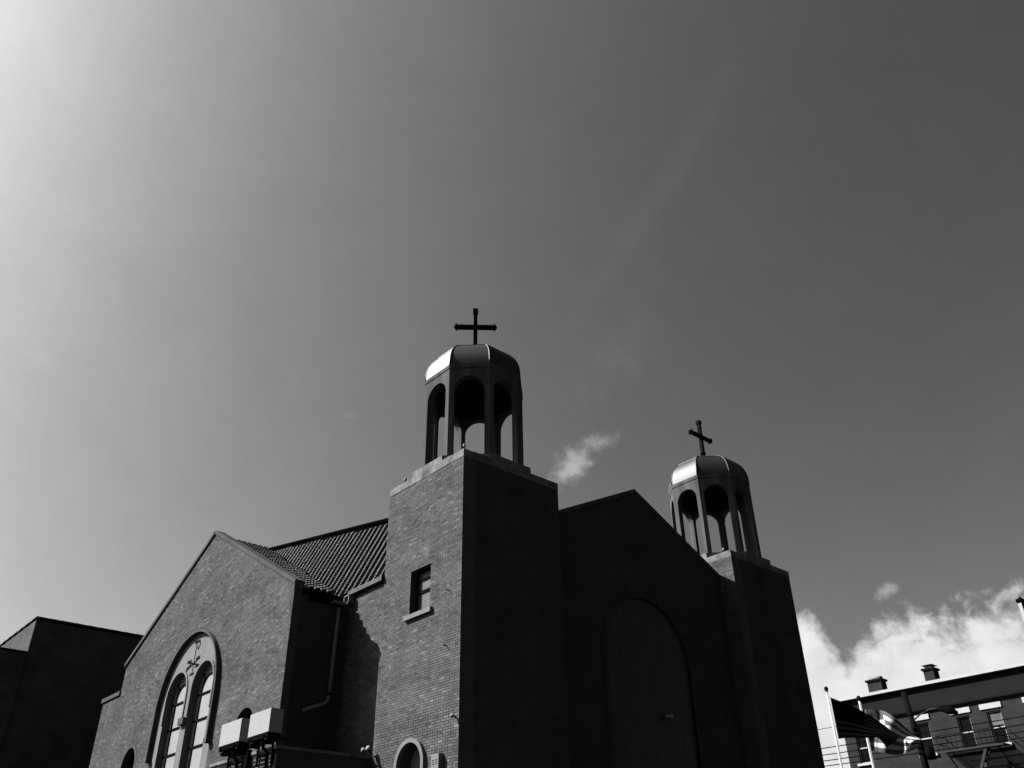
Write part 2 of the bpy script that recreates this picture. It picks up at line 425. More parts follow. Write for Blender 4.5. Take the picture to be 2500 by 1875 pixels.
# great window in the front: stone ring, glass, bars
q = MB(); q.plate(ring_pts(W/2, 2.14, 1.95, 8.65, 5.2), [], -.03, .2, WY(DREC)); fw_ = q.build('front_window', BRICKTEX, church)
q = MB(); q.plate(arch_pts(W/2, 1.945, 8.65, 5.2), [], .06, .09, WY(DREC)); q.build('pane', LEADED, fw_)
for k in range(-2, 3):
    q = MB(); x = W/2+k*.65; q.box((x-.014, DREC+.0555, 5.2), (x+.014, DREC+.0585, 8.65+sqrt(1.9**2-(k*.65)**2))); q.build('window_bar', LEADED, fw_)
for k in range(4):
    q = MB(); z = 6+k*.85; q.box((W/2-1.94, DREC+.0555, z-.012), (W/2+1.94, DREC+.0582, z+.012)); q.build('window_bar', LEADED, fw_)
q = MB(); q.box((8.5, DREC-.14, 6.98), (8.73, DREC+.0, 7.08)); q.build('lamp_hood', mat('lamp_grey', .35, .5, .1), church)

# ---- nave: side wall, roof slopes
n = MB(); n.box((XN, wy+.002, 0), (XN+.4, 24, 10.25)); nave = n.build('nave_wall', MORTAR, church)
brickwork('brickwork', XN, lambda z: [(wy+.002, Y1)], [], 5.0, 10.24, nave, BRICK)
n = MB()
n.plate([(XN+.1, 10.2), (W/2, 13.95), (W-.2, 10.2)], [], DREC+.43, 24, lambda u, v, w: (u, w, v)); n.build('low_roof', ROOFDARK, church)
n = MB(); n.box((XN+.41, 23.6, 0), (W-.2, 24, 10.2)); n.box((W-.6, wy, 0), (W-.2, 23.6, 10.2)); n.build('rear_wall', BRICKTEX, church)

# steep tiled slope over the side: rises back from the tower along a hip
S = 2.0; X0, Z0 = -.05, 10.40
def NR(y, z): return Vector((X0+(z-Z0)/S, y, z))
def hip_z(y): return 13.28+(16.26-13.28)*(y-5.87)/(18.1-5.87)
n = MB()
pl = [NR(wy+.002, Z0-.1), NR(18.6, Z0-.1), NR(18.6, hip_z(18.6)), NR(wy+.002, hip_z(wy))]
n.add(pl+[q+Vector((.5, 0, -.0)) for q in pl], [(0, 1, 2, 3), (7, 6, 5, 4), (0, 3, 7, 4), (1, 2, 6, 5), (2, 3, 7, 6), (0, 1, 5, 4)])
nroof = n.build('nave_roof', TARP, church)
def tile_mesh(L, r0, r1, lift, thick, name, mt, seg=8, h0=1., h1=1.):
    """barrel tile: axis +x (uphill), z out of the roof, r0 at the butt, r1 at the head"""
    vs = []; 
    for (x, r, zz, hh) in ((0, r0, lift, h0), (L, r1, 0, h1)):
        vs += [(x, r*cos(pi*k/seg), zz+hh*r*sin(pi*k/seg)) for k in range(seg+1)]
    vs += [(0, (r0-thick)*cos(pi*k/seg), lift+h0*(r0-thick)*sin(pi*k/seg)-.002) for k in range(seg+1)]
    n_ = seg+1
    fs = [(k, k+1, n_+k+1, n_+k) for k in range(seg)]; sm = [True]*seg
    fs += [(k+1, k, 2*n_+k, 2*n_+k+1) for k in range(seg)]; sm += [False]*seg
    me = bpy.data.meshes.new(name); me.from_pydata(vs, [], fs); me.materials.append(mt)
    me.polygons.foreach_set('use_smooth', sm); return me
def lay_tiles(parent, name, spots, me, mt, frame, maxind):
    """spots = [(origin, jitter)], nearest first; frame = 3x3 matrix of columns uphill, across, out"""
    rot = frame.to_euler()
    for o_ in spots[:maxind]:
        ob = bpy.data.objects.new(name, me); COL.objects.link(ob); ob.parent = parent
        ob.location = o_-ORG[parent.name]; ob.rotation_euler = (rot.x+random.uniform(-.02, .02), rot.y+random.uniform(-.02, .02), rot.z+random.uniform(-.02, .02))
    rest = spots[maxind:]
    if rest:
        mb = MB(); mv = [q.co.copy() for q in me.vertices]; mf = [tuple(q.vertices) for q in me.polygons]; ms = [q.use_smooth for q in me.polygons]
        for o_ in rest:
            J = Matrix.Rotation(random.uniform(-.02, .02), 3, 'Z')
            k = len(mb.v); mb.v += [o_+frame @ (J @ v) for v in mv]; mb.f += [[i+k for i in f] for f in mf]; mb.sm += ms
        mb.build('tilework', mt, parent, recalc=False, kind='stuff')
SKEW = -28 if Vector((-S, 0, 1)).cross(Vector((1, 0, S))).y > 0 else 28
e_up = Vector((1, 0, S)).normalized(); e_out = Vector((-S, 0, 1)).normalized(); e_ac = e_out.cross(e_up)
FR = Matrix((e_up, e_ac, e_out)).transposed() @ Matrix.Rotation(R(SKEW), 3, 'Z')
EXPT, ROLLS = .0935, .385
spots = []
ncol = int((18.4-wy)/ROLLS)
for c in range(ncol):
    y = wy+.16+c*ROLLS
    zt = hip_z(y)-.26; k = 0
    ztr = HT-.13-.55*abs(y-YC)     # height of the transept slope in front
    while True:
        z = Z0-.02+k*EXPT*e_up.z; k += 1
        if z > zt: break
        if y > Y1+.6 and z < 9.6+(y-Y1)*.28: continue      # far inside, behind the transept roof
        spots.append(NR(y, z)+e_out*.012)
spots.sort(key=lambda q: (q-Vector((-13.5, -17.3, 1.6))).length)
tm = tile_mesh(EXPT*1.12, .020, .015, .02, .008, 'tile', TILE, 10, 1.5, 1.4)
lay_tiles(nroof, 'tile', spots, tm, TILE, FR, 170)
# hip tiles along the rising edge
q0, q1 = NR(wy+.05, hip_z(wy+.05)), NR(18.6, hip_z(18.6)); n_ = 40
for i in range(n_):
    a, b = q0.lerp(q1, i/n_), q0.lerp(q1, (i+1.12)/n_)
    q = MB(); q.tube([a, b], [.10, .085], 8); q.build('hip_tile', HIPT, nroof)

# ---- transept: gable wall with bricks
TWR, TRI, TSP, TYC = 2.36, 2.285, 8.02, 12.2
def gable_top(y):
    if y > Y2: return 9.44
    if y < YC: return HE+(HT-HE)*(y-Y1)/(YC-Y1)
    return HEL+(HT-HEL)*(Y2-y)/(Y2-YC)
outer = [(Y1, 0), (YL, 0), (YL, 9.44), (Y2, 9.44), (Y2, HEL), (YC, HT), (Y1, HE)]
SA = [(7.72, .62, 6.52), (16.6, .62, 6.60)]
hl = [arch_pts(TYC, TRI-.01, TSP, 3.0)[::-1]]+[arch_pts(c, r, sp, 4.6)[::-1] for c, r, sp in SA]
t = MB(); t.plate(outer, hl, 0, .24, WX(-A)); gab = t.build('gable_wall', MORTAR, church)
def solid(z):
    if z < 9.44: return [(Y1, YL)]
    a = Y1 if z < HE else Y1+(YC-Y1)*(z-HE)/(HT-HE)
    b = Y2 if z < HEL else Y2-(Y2-YC)*(z-HEL)/(HT-HEL)
    return [(a, b)]
brickwork('brickwork', -A, solid, [('arch', TYC, TWR-.02, TSP, 3.0)]+[('arch', c, r+.10, sp, 4.6) for c, r, sp in SA], 5.2, HT-.05, gab, BRICK)
# side wall of the transept (in its own shade) and the far side
t = MB(); t.box((-A+.242, Y1, 0), (XN, Y1+.4, 9.9)); t.build('transept_side_wall', BRICKTEX, church)
t = MB(); t.box((-A+.242, YL-.4, 0), (XN, YL, 9.4)); t.build('transept_side_wall', BRICKTEX, church)
# coping stones on the rakes and shoulder
def rake(ya, za, yb, zb, nst):
    d = Vector((yb-ya, zb-za)); nrm = Vector((-d.y, d.x)).normalized()
    if nrm.y < 0: nrm = -nrm
    for i in range(nst):
        p0 = Vector((ya, za))+d*(i/nst); p1 = Vector((ya, za))+d*((i+1)/nst)-d.normalized()*.012
        j = random.uniform(-.006, .006)
        q = MB(); q.plate([tuple(p0), tuple(p1), tuple(p1+nrm*.13), tuple(p0+nrm*.13)], [], -.07+j, .26, WX(-A)); q.build('coping', COPING, church)
rake(Y1-.05, HE-.02, YC, HT+.003, 5); rake(Y2+.05, HEL-.02, YC+.004, HT+.003, 6)
q = MB(); q.box((-A-.07, Y2+.01, 9.445), (-A+.26, YL+.06, 9.60)); q.build('coping', COPING, church)
q = MB(); q.box((-A-.05, Y1-.06, HE-.16), (-A+.24, Y1-.002, HE-.02)); q.build('kneeler', COPING, church)
q = MB(); q.box((-A+.245, Y1+.002, 9.9), (-A+.50, Y1+.62, 10.2)); q.build('corner_pier', BRICKTEX, church)

# transept roof: slope towards the street, laid with barrel tiles
RZ, T = HT-.11, .55
xe0, xe1 = -.45, .19                      # the roof ends against the nave slope along this line
ye = Y1-.03
def TZ(y): return RZ-T*(YC-y)
t = MB()
t.add([(-A+.265, ye, TZ(ye)), (xe0, ye, TZ(ye)), (xe1, YC, RZ), (-A+.265, YC, RZ), (-A+.265, ye, TZ(ye)-.12), (xe0, ye, TZ(ye)-.12), (xe1, YC, RZ-.12), (-A+.265, YC, RZ-.12)],
      [(0, 1, 2, 3), (7, 6, 5, 4), (0, 1, 5, 4), (1, 2, 6, 5), (2, 3, 7, 6), (3, 0, 4, 7)])
t.add([(-A+.265, YC+.002, RZ), (xe1, YC+.002, RZ), (1.4, Y2, TZ(Y1)), (-A+.265, Y2, TZ(Y1)), (-A+.265, YC+.002, RZ-.12), (xe1, YC+.002, RZ-.12), (1.4, Y2, TZ(Y1)-.12), (-A+.265, Y2, TZ(Y1)-.12)],
      [(0, 1, 2, 3), (7, 6, 5, 4), (0, 1, 5, 4), (1, 2, 6, 5), (2, 3, 7, 6), (3, 0, 4, 7)])
troof = t.build('transept_roof', TARP, church)
u_up = Vector((0, 1, T)).normalized(); u_out = Vector((0, -T, 1)).normalized(); u_ac = u_out.cross(u_up)
FT = Matrix((u_up, u_ac, u_out)).transposed()
sp2 = []
TEX, TRO = .235, .215
for c in range(10):
    x = -A+.36+c*TRO
    for k in range(40):
        y = ye+.12+k*TEX*u_up.y
        if y > YC-.1: break
        xl = xe0+(xe1-xe0)*(y-ye)/(YC-ye)
        if x > xl+.02: continue
        if x < -A+.55 and y < Y1+.62: continue
        sp2.append(Vector((x, y, TZ(y)))+u_out*.012)
sp2.sort(key=lambda q: (q-Vector((-13.5, -17.3, 1.6))).length)
tm2 = tile_mesh(TEX*1.25, .10, .078, .024, .016, 'tile', TILE, 10, 1.1, 1.0)
lay_tiles(troof, 'tile', sp2, tm2, TILE, FT, 130)
for i in range(9):
    a = Vector((-A+.3+i*.21, YC, RZ+.01)); q = MB(); q.tube([a, a+Vector((.23, 0, 0))], [.10, .085], 8); q.build('ridge_tile', HIPT, troof)
# verge board closing the end of the small roof
q = MB(); q.add([(xe0+.01, ye+.05, TZ(ye)-.13), (xe1, YC, RZ-.13), (xe1+.05, YC, RZ-.6), (xe0+.05, ye+.3, TZ(ye)-.5)], [(0, 1, 2, 3)]); q.build('verge', TARP, troof)

# ---- gutters and downpipe
q = MB(); q.box((-.115, wy+.004, 10.28), (-.10, 5.5, 10.41)); q.box((-.10, wy+.004, 10.28), (XN-.012, 5.5, 10.295)); gut = q.build('gutter', ZINC, church)
for y in (3.85, 4.95):
    b = MB(); b.box((-.127, y, 10.275), (-.116, y+.03, 10.42)); b.build('strap', PIPE, gut)
q = MB()
q.box((-.62, 5.42, 9.96), (-.2, 5.56, 9.99)); q.box((-.62, 5.41, 9.96), (-.2, 5.425, 10.03))
for (y0, y1, z0, z1) in ((5.28, 5.56, 9.99, 10.02), (5.28, 5.56, 10.22, 10.25), (5.28, 5.31, 9.99, 10.25), (5.53, 5.56, 9.99, 10.25)):
    q.box((-.2, y0, z0), (-.02, y1, z1))
q.build('gutter_outlet', PIPE, church)
q = MB()
py = Y1-.09
q.tube([(-.36, py, 9.86), (-.42, py, 7.36)], .055, 12); dp = q.build('downpipe', PIPE, church)
q = MB(); q.tube([(-.425, py, 7.30), (-.43, py, 7.2), (-.47, py, 7.12), (-.54, py, 7.06), (-1.2, py, 6.80)], .055, 12); q.build('elbow', PIPE, dp)
q = MB(); q.tube([(-.42, py, 7.37), (-.423, py, 7.31)], .066, 12); q.build('collar', IRON, dp)

# ---- twin window in the gable
win = MB()
LR, LC, LS = .80, 1.02, 8.38
lights = [arch_pts(TYC+s*LC, LR, LS, 3.0) for s in (-1, 1)]
win.plate(arch_pts(TYC, TRI-.012, TSP, 3.0), [l[::-1] for l in lights], -.004, .40, WX(-A)); wn = win.build('twin_window', STONE, church)
q = MB(); q.plate(ring_pts(TYC, TWR, TRI, TSP, 6.62, 36), [], -.165, .06, WX(-A)); q.build('hood_mould', COPING, wn)
for s in (-1, 1):
    y = TYC+s*(TWR+TRI)/2
    q = MB(); q.box((-A-.19, y-.10, 6.47), (-A+.0, y+.10, 6.615)); q.build('label_stop', COPING, wn)
    q = MB(); q.plate(ring_pts(TYC+s*LC, LR+.09, LR+.006, LS, 7.6, 24), [], -.04, .1, WX(-A)); q.build('arch_moulding', STONE, wn)
    c = TYC+s*LC; GX = .23
    q = MB(); q.plate(arch_pts(c, LR+.02, LS, 3.0), [], GX, GX+.02, WX(-A)); pn = q.build('pane', GLASSF, wn)
    bars = MB(); bars.plate(ring_pts(c, .53, .485, LS-.06, 3.0, 20), [], GX-.035, GX-.003, WX(-A))
    bars.build('window_bar', LEAD, wn)
    for z in (8.24, 7.42, 6.60, 5.78):
        q = MB(); q.box((-A+GX-.04, c-LR, z-.025), (-A+GX-.004, c+LR, z+.025)); q.build('window_bar', LEAD, wn)
    for ang in (45, 135):
        q = MB(); q.bar((-A+GX-.02, c+.51*cos(R(ang)), LS-.06+.51*sin(R(ang))), (-A+GX-.02, c+.8*cos(R(ang)), LS+.8*sin(R(ang))), .03); q.build('window_bar', LEAD, wn)
q = MB(); q.box((-A-.13, TYC-.20, 7.34), (-A-.006, TYC+.20, 7.55)); q.build('capital', COPING, wn)
# carved chi-rho in the tympanum
def carve(strokes):
    q = MB()
    for (ya, za, yb, zb, w0, w1) in strokes:
        d = Vector((yb-ya, zb-za)).normalized(); nn = Vector((-d.y, d.x))
        p = [Vector((ya, za))+nn*w0/2, Vector((yb, zb))+nn*w1/2, Vector((yb, zb))-nn*w1/2, Vector((ya, za))-nn*w0/2]
        q.plate([tuple(k) for k in p], [], -.0075-random.uniform(0, .002), -.002, WX(-A))
    return q
cy_ = TYC+.03
st = [(0, .55, 0, -.48, .035, .035), (.18, .60, -.22, .60, .06, .06), (.16, -.48, -.15, -.48, .05, .05),
      (.50, .0, .20, .0, .07, .05), (.46, .0, -.44, -.27, .04, .04), (-.14, -.28, -.44, -.27, .03, .06),
      (-.42, .0, -.12, .0, .09, .03), (-.42, -.0, .46, -.27, .04, .04), (.50, -.27, .2, -.12, .10, .05),
      (-.22, .57, -.26, .46, .04, .04), (-.26, .46, -.21, .34, .04, .045), (-.21, .34, -.12, .33, .045, .03), (-.10, .43, -.10, .35, .04, .03)]
carve([(cy_+a*1.08, 9.44+b, cy_+c*1.08, 9.44+d, e*1.6, f*1.6) for a, b, c, d, e, f in st]).build('carved_monogram', STONE_D, wn)
# small round-headed windows either side
for c, r, sp in SA:
    q = MB(); q.plate(ring_pts(c, r+.125, r+.004, sp, 4.6, 28), [], -.014, .01, WX(-A)); q.build('arch_ring', MORTAR, gab)
    q = MB(); q.plate(arch_pts(c, r-.01, sp, 4.6), [], .30, .33, WX(-A)); q.build('side_window', GLASSD, church)

# ---- windows in the tower
q = MB()
for (y0, y1, z0, z1) in ((1.372, 1.43, 8.9, 10.178), (2.25, 2.308, 8.9, 10.178), (1.43, 2.25, 10.12, 10.178), (1.43, 2.25, 9.52, 9.60), (1.43, 2.25, 9.88, 9.93), (1.43, 2.25, 8.9, 8.96)):
    q.box((.20, y0, z0), (.25, y1, z1))
tw = q.build('tower_window', LEAD, church)
for z0, z1 in ((8.96, 9.52), (9.60, 9.88), (9.93, 10.12)):
    q = MB(); q.box((.235, 1.43, z0), (.245, 2.25, z1)); q.build('pane', GLASSC, tw)
q = MB(); q.box((-.10, 1.22, 8.77), (.2, 2.46, 8.895)); q.build('sill', STONE, tw)
q = MB(); q.plate(ring_pts(1.90, .628, .522, 5.06, 3.2), [], -.10, .15, WX(0)); ta = q.build('arched_window', STONE, church)
q = MB(); q.plate(arch_pts(1.90, .51, 5.06, 3.2), [], .33, .35, WX(0)); q.build('pane', GLASSF, ta)
q = MB(); q.box((.29, 1.39, 4.98), (.328, 2.41, 5.04)); q.build('window_bar', LEAD, ta)
# wall fittings
for (y, z) in ((.51, 9.11), (.57, 7.68)):
    q = MB(); q.tube([(0.0, y, z+.05), (-.11, y-.01, z+.045), (-.12, y-.012, z+.02)], .014, 6); q.build('iron_hook', IRON, church)
q = MB(); q.box((-.16, .56, 4.55), (-.012, .86, 5.16)); vb = q.build('vent_box', mat('vent_box_paint', .19, .6, .12), church)
for k in range(3):
    for j in (0, 1):
        q = MB(); z = 5.01-k*.045; y = .60+j*.125; q.box((-.163, y, z), (-.158, y+.095, z+.015)); q.build('slot', IRON, vb)

# ---- cupolas
def cupola(cx, cy, bar_dir):
    z0, zc = H+.0, 16.60
    Rv = 1.665; ap = Rv*cos(pi/8)
    def octa(r, z): return [(cx+r*cos(R(22.5+45*k)), cy+r*sin(R(22.5+45*k)), z) for k in range(8)]
    def prism(mb, r, za, zb):
        mb.add(octa(r, za)+octa(r, zb), [tuple(range(8))[::-1], tuple(range(8, 16))]+[(k, (k+1) % 8, 8+(k+1) % 8, 8+k) for k in range(8)])
    q = MB(); prism(q, 1.80/cos(pi/8), z0-.025, z0+.20); cu = q.build('cupola', CONC, church)
    side = 2*Rv*sin(pi/8); ow = .475
    for k in range(8):
        th = R(45*k)                       # outward normal of this face
        nn = Vector((cos(th), sin(th), 0)); tt = Vector((-sin(th), cos(th), 0)); cc = Vector((cx, cy, 0))
        Mf = lambda u, v, w, nn=nn, tt=tt, cc=cc: cc+nn*(ap-w)+tt*u+Vector((0, 0, v))
        q = MB(); q.plate([(-side/2, z0+.2), (side/2, z0+.2), (side/2, zc), (-side/2, zc)], [arch_pts(0, ow, 15.84, z0+.26, 18)[::-1]], 0, .24, Mf)
        q.build('arch_panel', STUCCO, cu)
        # dome gore
        q = MB(); m_ = 16; hh = 1.30; rows = []
        for i in range(m_+1):
            a = pi/2*i/m_; r = ap*max(cos(a), 0)**.80; z = zc+.14+hh*sin(a)**.84
            hw = r*tan(pi/8); c_ = cc+nn*r
            rows.append((c_+tt*-hw+Vector((0, 0, z)), c_+tt*hw+Vector((0, 0, z))))
        vs = [v for r_ in rows for v in r_]
        q.add(vs, [(2*i, 2*i+1, 2*i+3, 2*i+2) for i in range(m_)], True); q.build('dome_panel', DOME, cu)
        q = MB(); q.tube([r_[1] for r_ in rows[:-1]], .022, 6); q.build('rib', DOME, cu)
        # one standing seam across the sheet
        i = 8; q = MB(); q.bar(rows[i][0]+nn*.0, rows[i][1]+nn*.0, .03, .02); q.build('seam', DOME, cu)
    q = MB(); prism(q, Rv+.022, zc+.002, zc+.14); q.build('cornice', STUCCO, cu)
    q = MB(); prism(q, Rv-.3, zc-.25, zc-.2); q.build('ceiling', ROOFDARK, cu)
    zt = zc+.14+1.30
    q = MB(); q.tube([(cx, cy, zt-.06), (cx, cy, zt+.10)], [.16, .11], 10); q.tube([(cx, cy, zt+.36), (cx, cy, zt+.44)], .12, 10)
    q.bar((cx, cy, zt), (cx, cy, 19.98), .135, .135, (bar_dir[0], bar_dir[1], 0)); q.bar((cx, cy, 19.86), (cx, cy, 20.02), .18, .18, (bar_dir[0], bar_dir[1], 0))
    d = Vector((bar_dir[0], bar_dir[1], 0)).normalized(); c0 = Vector((cx, cy, 19.26)); hl_ = .70
    q.bar(c0-d*hl_, c0+d*hl_, .135, .137)
    for s in (-1, 1):
        q.bar(c0+d*s*(hl_-.06), c0+d*s*(hl_-.02), .2, .2); e = c0+d*s*(hl_+.05)
        q.tube([c0+d*s*hl_, e], [.09, .02], 4)
    q.build('cross', IRON, cu)
    return cu
cupola(wx/2, wy/2, (.782, -.623)); cupola(W-wx/2, wy/2, (1, .0))

# ------------------------------------------------------------------ low annex between transept and tower
ax, ay0, ay1, az = -2.75, 3.72, 7.40, 5.42
an = thing('annex', 'low annex of dark blocks with pale joints beside the tower', 'building', (-1.4, 5.5, 0))
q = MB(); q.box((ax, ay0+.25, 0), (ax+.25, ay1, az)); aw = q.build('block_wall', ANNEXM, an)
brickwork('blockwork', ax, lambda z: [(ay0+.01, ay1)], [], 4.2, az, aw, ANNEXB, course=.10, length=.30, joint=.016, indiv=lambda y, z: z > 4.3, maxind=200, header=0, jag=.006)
q = MB(); q.box((ax+.003, ay0, 0), (-.013, ay0+.248, az)); q.build('front_wall', BRICKTEX, an)
q = MB(); q.box((ax+.251, ay0+.251, az-.35), (-A-.02, ay1, az-.2)); q.build('roof', ROOFDARK, an)
for i in range(4):
    a = ay0-.05+i*(ay1-ay0+.1)/4; b = a+(ay1-ay0+.1)/4-.01
    q = MB(); q.box((ax-.05, a, az+.002), (ax+.3, b, az+.075)); q.build('coping', CONC, an)
q = MB(); q.box((ax+.302, ay0-.05, az+.002), (-.014, ay0+.28, az+.075)); q.build('coping', CONC, an)

# condenser cabinets on brackets over the annex parapet
def condenser(y0, y1, label):
    c = thing('condenser_unit', label, 'air conditioner', (-2.9, (y0+y1)/2, 5.7), 'white condenser units on the annex')
    q = MB(); q.box((-3.06, y0, 5.775), (-2.70, y1, 6.345)); cab = q.build('cabinet', WHITEP, c)
    bm = bmesh.new(); bm.from_mesh(cab.data); bmesh.ops.bevel(bm, geom=bm.edges[:], offset=.012, segments=2, affect='EDGES'); bm.to_mesh(cab.data); bm.free()
    q = MB(); q.box((-3.05, y0+.02, 5.66), (-2.71, y1-.02, 5.774)); q.build('base_tray', BLACKM, c)
    q = MB(); q.box((-2.97, y0-.02, 5.57), (-2.80, y1+.02, 5.655)); q.build('support_beam', BLACKM, c)
    for y in (y0+.18, y1-.18):
        q = MB(); q.bar((-3.10, y, 5.685), (-2.40, y, 5.685), .045); q.bar((-2.80, y, 5.69), (-2.80, y, 5.1), .045); q.build('bracket', BLACKM, c)
        q = MB(); q.box((-3.03, y-.03, 5.63), (-2.97, y+.03, 5.70)); q.build('foot', PIPE, c)
    q = MB(); yb = (y0+y1)/2-.1
    q.tube([(-2.8, yb, 5.72), (-2.96, yb-.02, 5.60), (-2.95, yb-.08, 5.45), (-2.86, yb-.14, 5.36), (-2.83, yb-.15, 4.6)], .045, 8); q.build('hose', BLACKM, c)
    return c
condenser(5.27, 6.46, 'white condenser cabinet nearer the twin arched window, on dark brackets')
condenser(3.68, 4.80, 'white condenser cabinet nearer the dark transept corner, on dark brackets')
q = MB(); q.box((ax-.12, 5.05, 3.5), (ax-.012, 5.25, 5.56)); tag(q.build('shadow_box', BLACKM), 'black vertical box standing in for the shadow below the two white cabinets', 'shadow box')  # solid black box stands in for the cabinet's cast shadow

# flood lamps and bulbs
def lamp(loc, aim, label, size=.09, mount=(0, 0, .1)):
    t_ = thing('flood_lamp', label, 'lamp', loc)
    p0 = Vector(loc); a = Vector(aim).normalized()
    q = MB(); q.tube([p0-a*size*.9, p0-a*size*.2, p0+a*size*.6], [size*.35, size*.8, size], 12); q.build('housing', WHITEP, t_)
    q = MB(); q.tube([p0+a*size*.601, p0+a*size*.68], size*.92, 12); q.build('lens', GLASSD, t_)
    q = MB(); q.tube([p0-a*size*.5, p0+Vector(mount)], .02, 6); q.build('arm', IRON, t_)
    return t_
lamp((-.20, 3.60, 5.64), (0, -.3, -1), 'small white flood lamp at the annex corner by the tower', .09, (.15, .05, -.12))
lamp((-.34, 3.62, 5.60), (.1, -.3, -1), 'small white flood lamp left of its twin on the annex coping', .07, (.1, .12, -.1))
lamp((-.13, .11, 5.94), (0, -.2, -1), 'tiny white wall lamp low on the tower edge', .05, (.12, .0, -.03))
def bulb(loc, label):
    t_ = thing('corner_bulb', label, 'bulb', loc, 'bulbs on the tower corners')
    q = MB(); p0 = Vector(loc); q.tube([p0, p0+Vector((0, 0, .06))], .022, 8); q.build('socket', IRON, t_)
    q = MB(); q.tube([p0+Vector((0, 0, .06+h)) for h in (0, .03, .07, .1, .115)], [.02, .04, .045, .03, .005], 10); q.build('globe', WHITEP, t_)
bulb((.06, .06, H), 'white bulb on the near corner of the left tower')
bulb((x2+.08, .34, H), 'white bulb on the near corner of the right tower')
bulb((.05, 2.95, H), 'white bulb on the far end of the left tower parapet')

# ------------------------------------------------------------------ neighbouring blocks on the left
nb = thing('tall_block', 'dark brick block with tiled coping rising behind the gable at left', 'building', (4, 34, 0))
q = MB(); q.box((-3.52, 28, 0), (14, 40, 14.30)); q.build('wall', BGDARK, nb)
for i in range(30):
    x = -3.55+i*.585; q = MB(); q.tube([(x, 27.97, 14.31), (x+.60, 27.97, 14.31)], [.085, .07], 8); q.build('coping_tile', ROOFDARK, nb)
for i in range(12):
    y = 28.1+i*1.; q = MB(); q.tube([(-3.50, y, 14.31), (-3.50, y+1.02, 14.31)], [.085, .07], 8); q.build('coping_tile', ROOFDARK, nb)
nb2 = thing('low_block', 'lower flat-topped dark block at the left edge', 'building', (-9, 33, 0))
q = MB(); q.box((-16, 27.9, 0), (-3.53, 39, 12.64)); q.build('wall', BGDARK, nb2)
q = MB(); q.box((-16, 27.86, 12.643), (-3.54, 39, 12.72)); q.build('coping', ROOFDARK, nb2)

# ------------------------------------------------------------------ house across the street
BX = 34
hs = thing('street_house', 'dark brick street house with white cornice, lintels and chimneys', 'building', (BX+5, 0, 0))
wins = [(.50, 1.18), (2.04, 2.70), (4.18, 4.88), (7.78, 8.36), (-1.6, -.9), (-3.4, -2.7)]
holes = []
for z0, z1 in ((8.85, 10.36), (5.4, 7.0)):
    for a, b in wins: holes.append([(a, z0), (a, z1), (b, z1), (b, z0)])
q = MB(); q.plate([(-9, 0), (9.0, 0), (9.0, 11.0), (-9, 11.0)], holes, 0, .35, WX(BX)); q.build('wall', BGB, hs)
q = MB(); q.box((BX+.36, -9, 0), (BX+11, 9.0, 11.9)); q.build('rear_block', BGB, hs)
q = MB(); q.box((BX-.10, -9, 11.02), (BX+.355, 9.02, 12.08)); q.build('frieze', BGF, hs)
q = MB(); q.box((BX-.16, -9, 10.93), (BX+.355, 9.04, 11.015)); q.build('moulding', IRON, hs)
q = MB(); q.box((BX-.36, -9, 12.085), (BX+.4, 9.12, 12.235)); q.build('cornice', BGW, hs)
for zi, (z0, z1) in enumerate(((8.85, 10.36), (5.4, 7.0))):
    for a, b in wins:
        q = MB()
        for (y0, y1, za, zb) in ((a, a+.05, z0, z1), (b-.05, b, z0, z1), (a+.05, b-.05, z1-.05, z1), (a+.05, b-.05, z0, z0+.05), (a+.05, b-.05, (z0+z1)/2-.03, (z0+z1)/2+.03)):
            q.box((BX+.10, y0, za), (BX+.16, y1, zb))
        w_ = q.build('window', BGW, hs)
        q = MB(); q.box((BX+.14, a+.05, z0+.05), (BX+.15, b-.05, z1-.05)); q.build('pane', GLASSD, w_)
        q = MB(); q.box((BX-.06, a-.13, z1+.13), (BX+.05, b+.25, z1+.38)); q.build('lintel', BGW, w_)
        q = MB(); q.box((BX-.10, a-.12, z0-.12), (BX+.09, b+.15, z0-.002)); q.build('sill', BGW, w_)
        if a == .5 and zi == 0:
            q = MB(); q.box((BX+.11, a+.06, 9.72), (BX+.138, b-.06, 10.28)); q.build('blind', mat('blind_cloth', .12, .8, .4), w_)
# chimneys
for (ya, yb, zt, capk) in ((6.22, 7.02, 12.86, 0), (3.24, 3.78, 12.86, 1)):
    q = MB(); q.box((BX+.04, ya, 12.238), (BX+.64, yb, zt)); ch = q.build('chimney', BGB, hs)
    q = MB(); q.box((BX-.04, ya-.07, zt+.002), (BX+.72, yb+.07, zt+.1)); q.build('chimney_band', IRON, ch)
    if capk:
        q = MB(); q.box((BX+.12, ya+.1, zt+.102), (BX+.54, yb-.1, zt+.2)); q.build('flue', BGW, ch)
        q = MB(); q.box((BX+.02, ya+.0, zt+.24), (BX+.64, yb-.0, zt+.275)); q.bar((BX+.3, ya+.25, zt+.2), (BX+.3, ya+.25, zt+.245), .2); q.build('chimney_cap', IRON, ch)
    else:
        q = MB(); q.tube([(BX+.34, ya+.05, zt+.1), (BX+.34, yb-.05, zt+.1)], .17, 12); q.build('chimney_cap', CONC, ch)
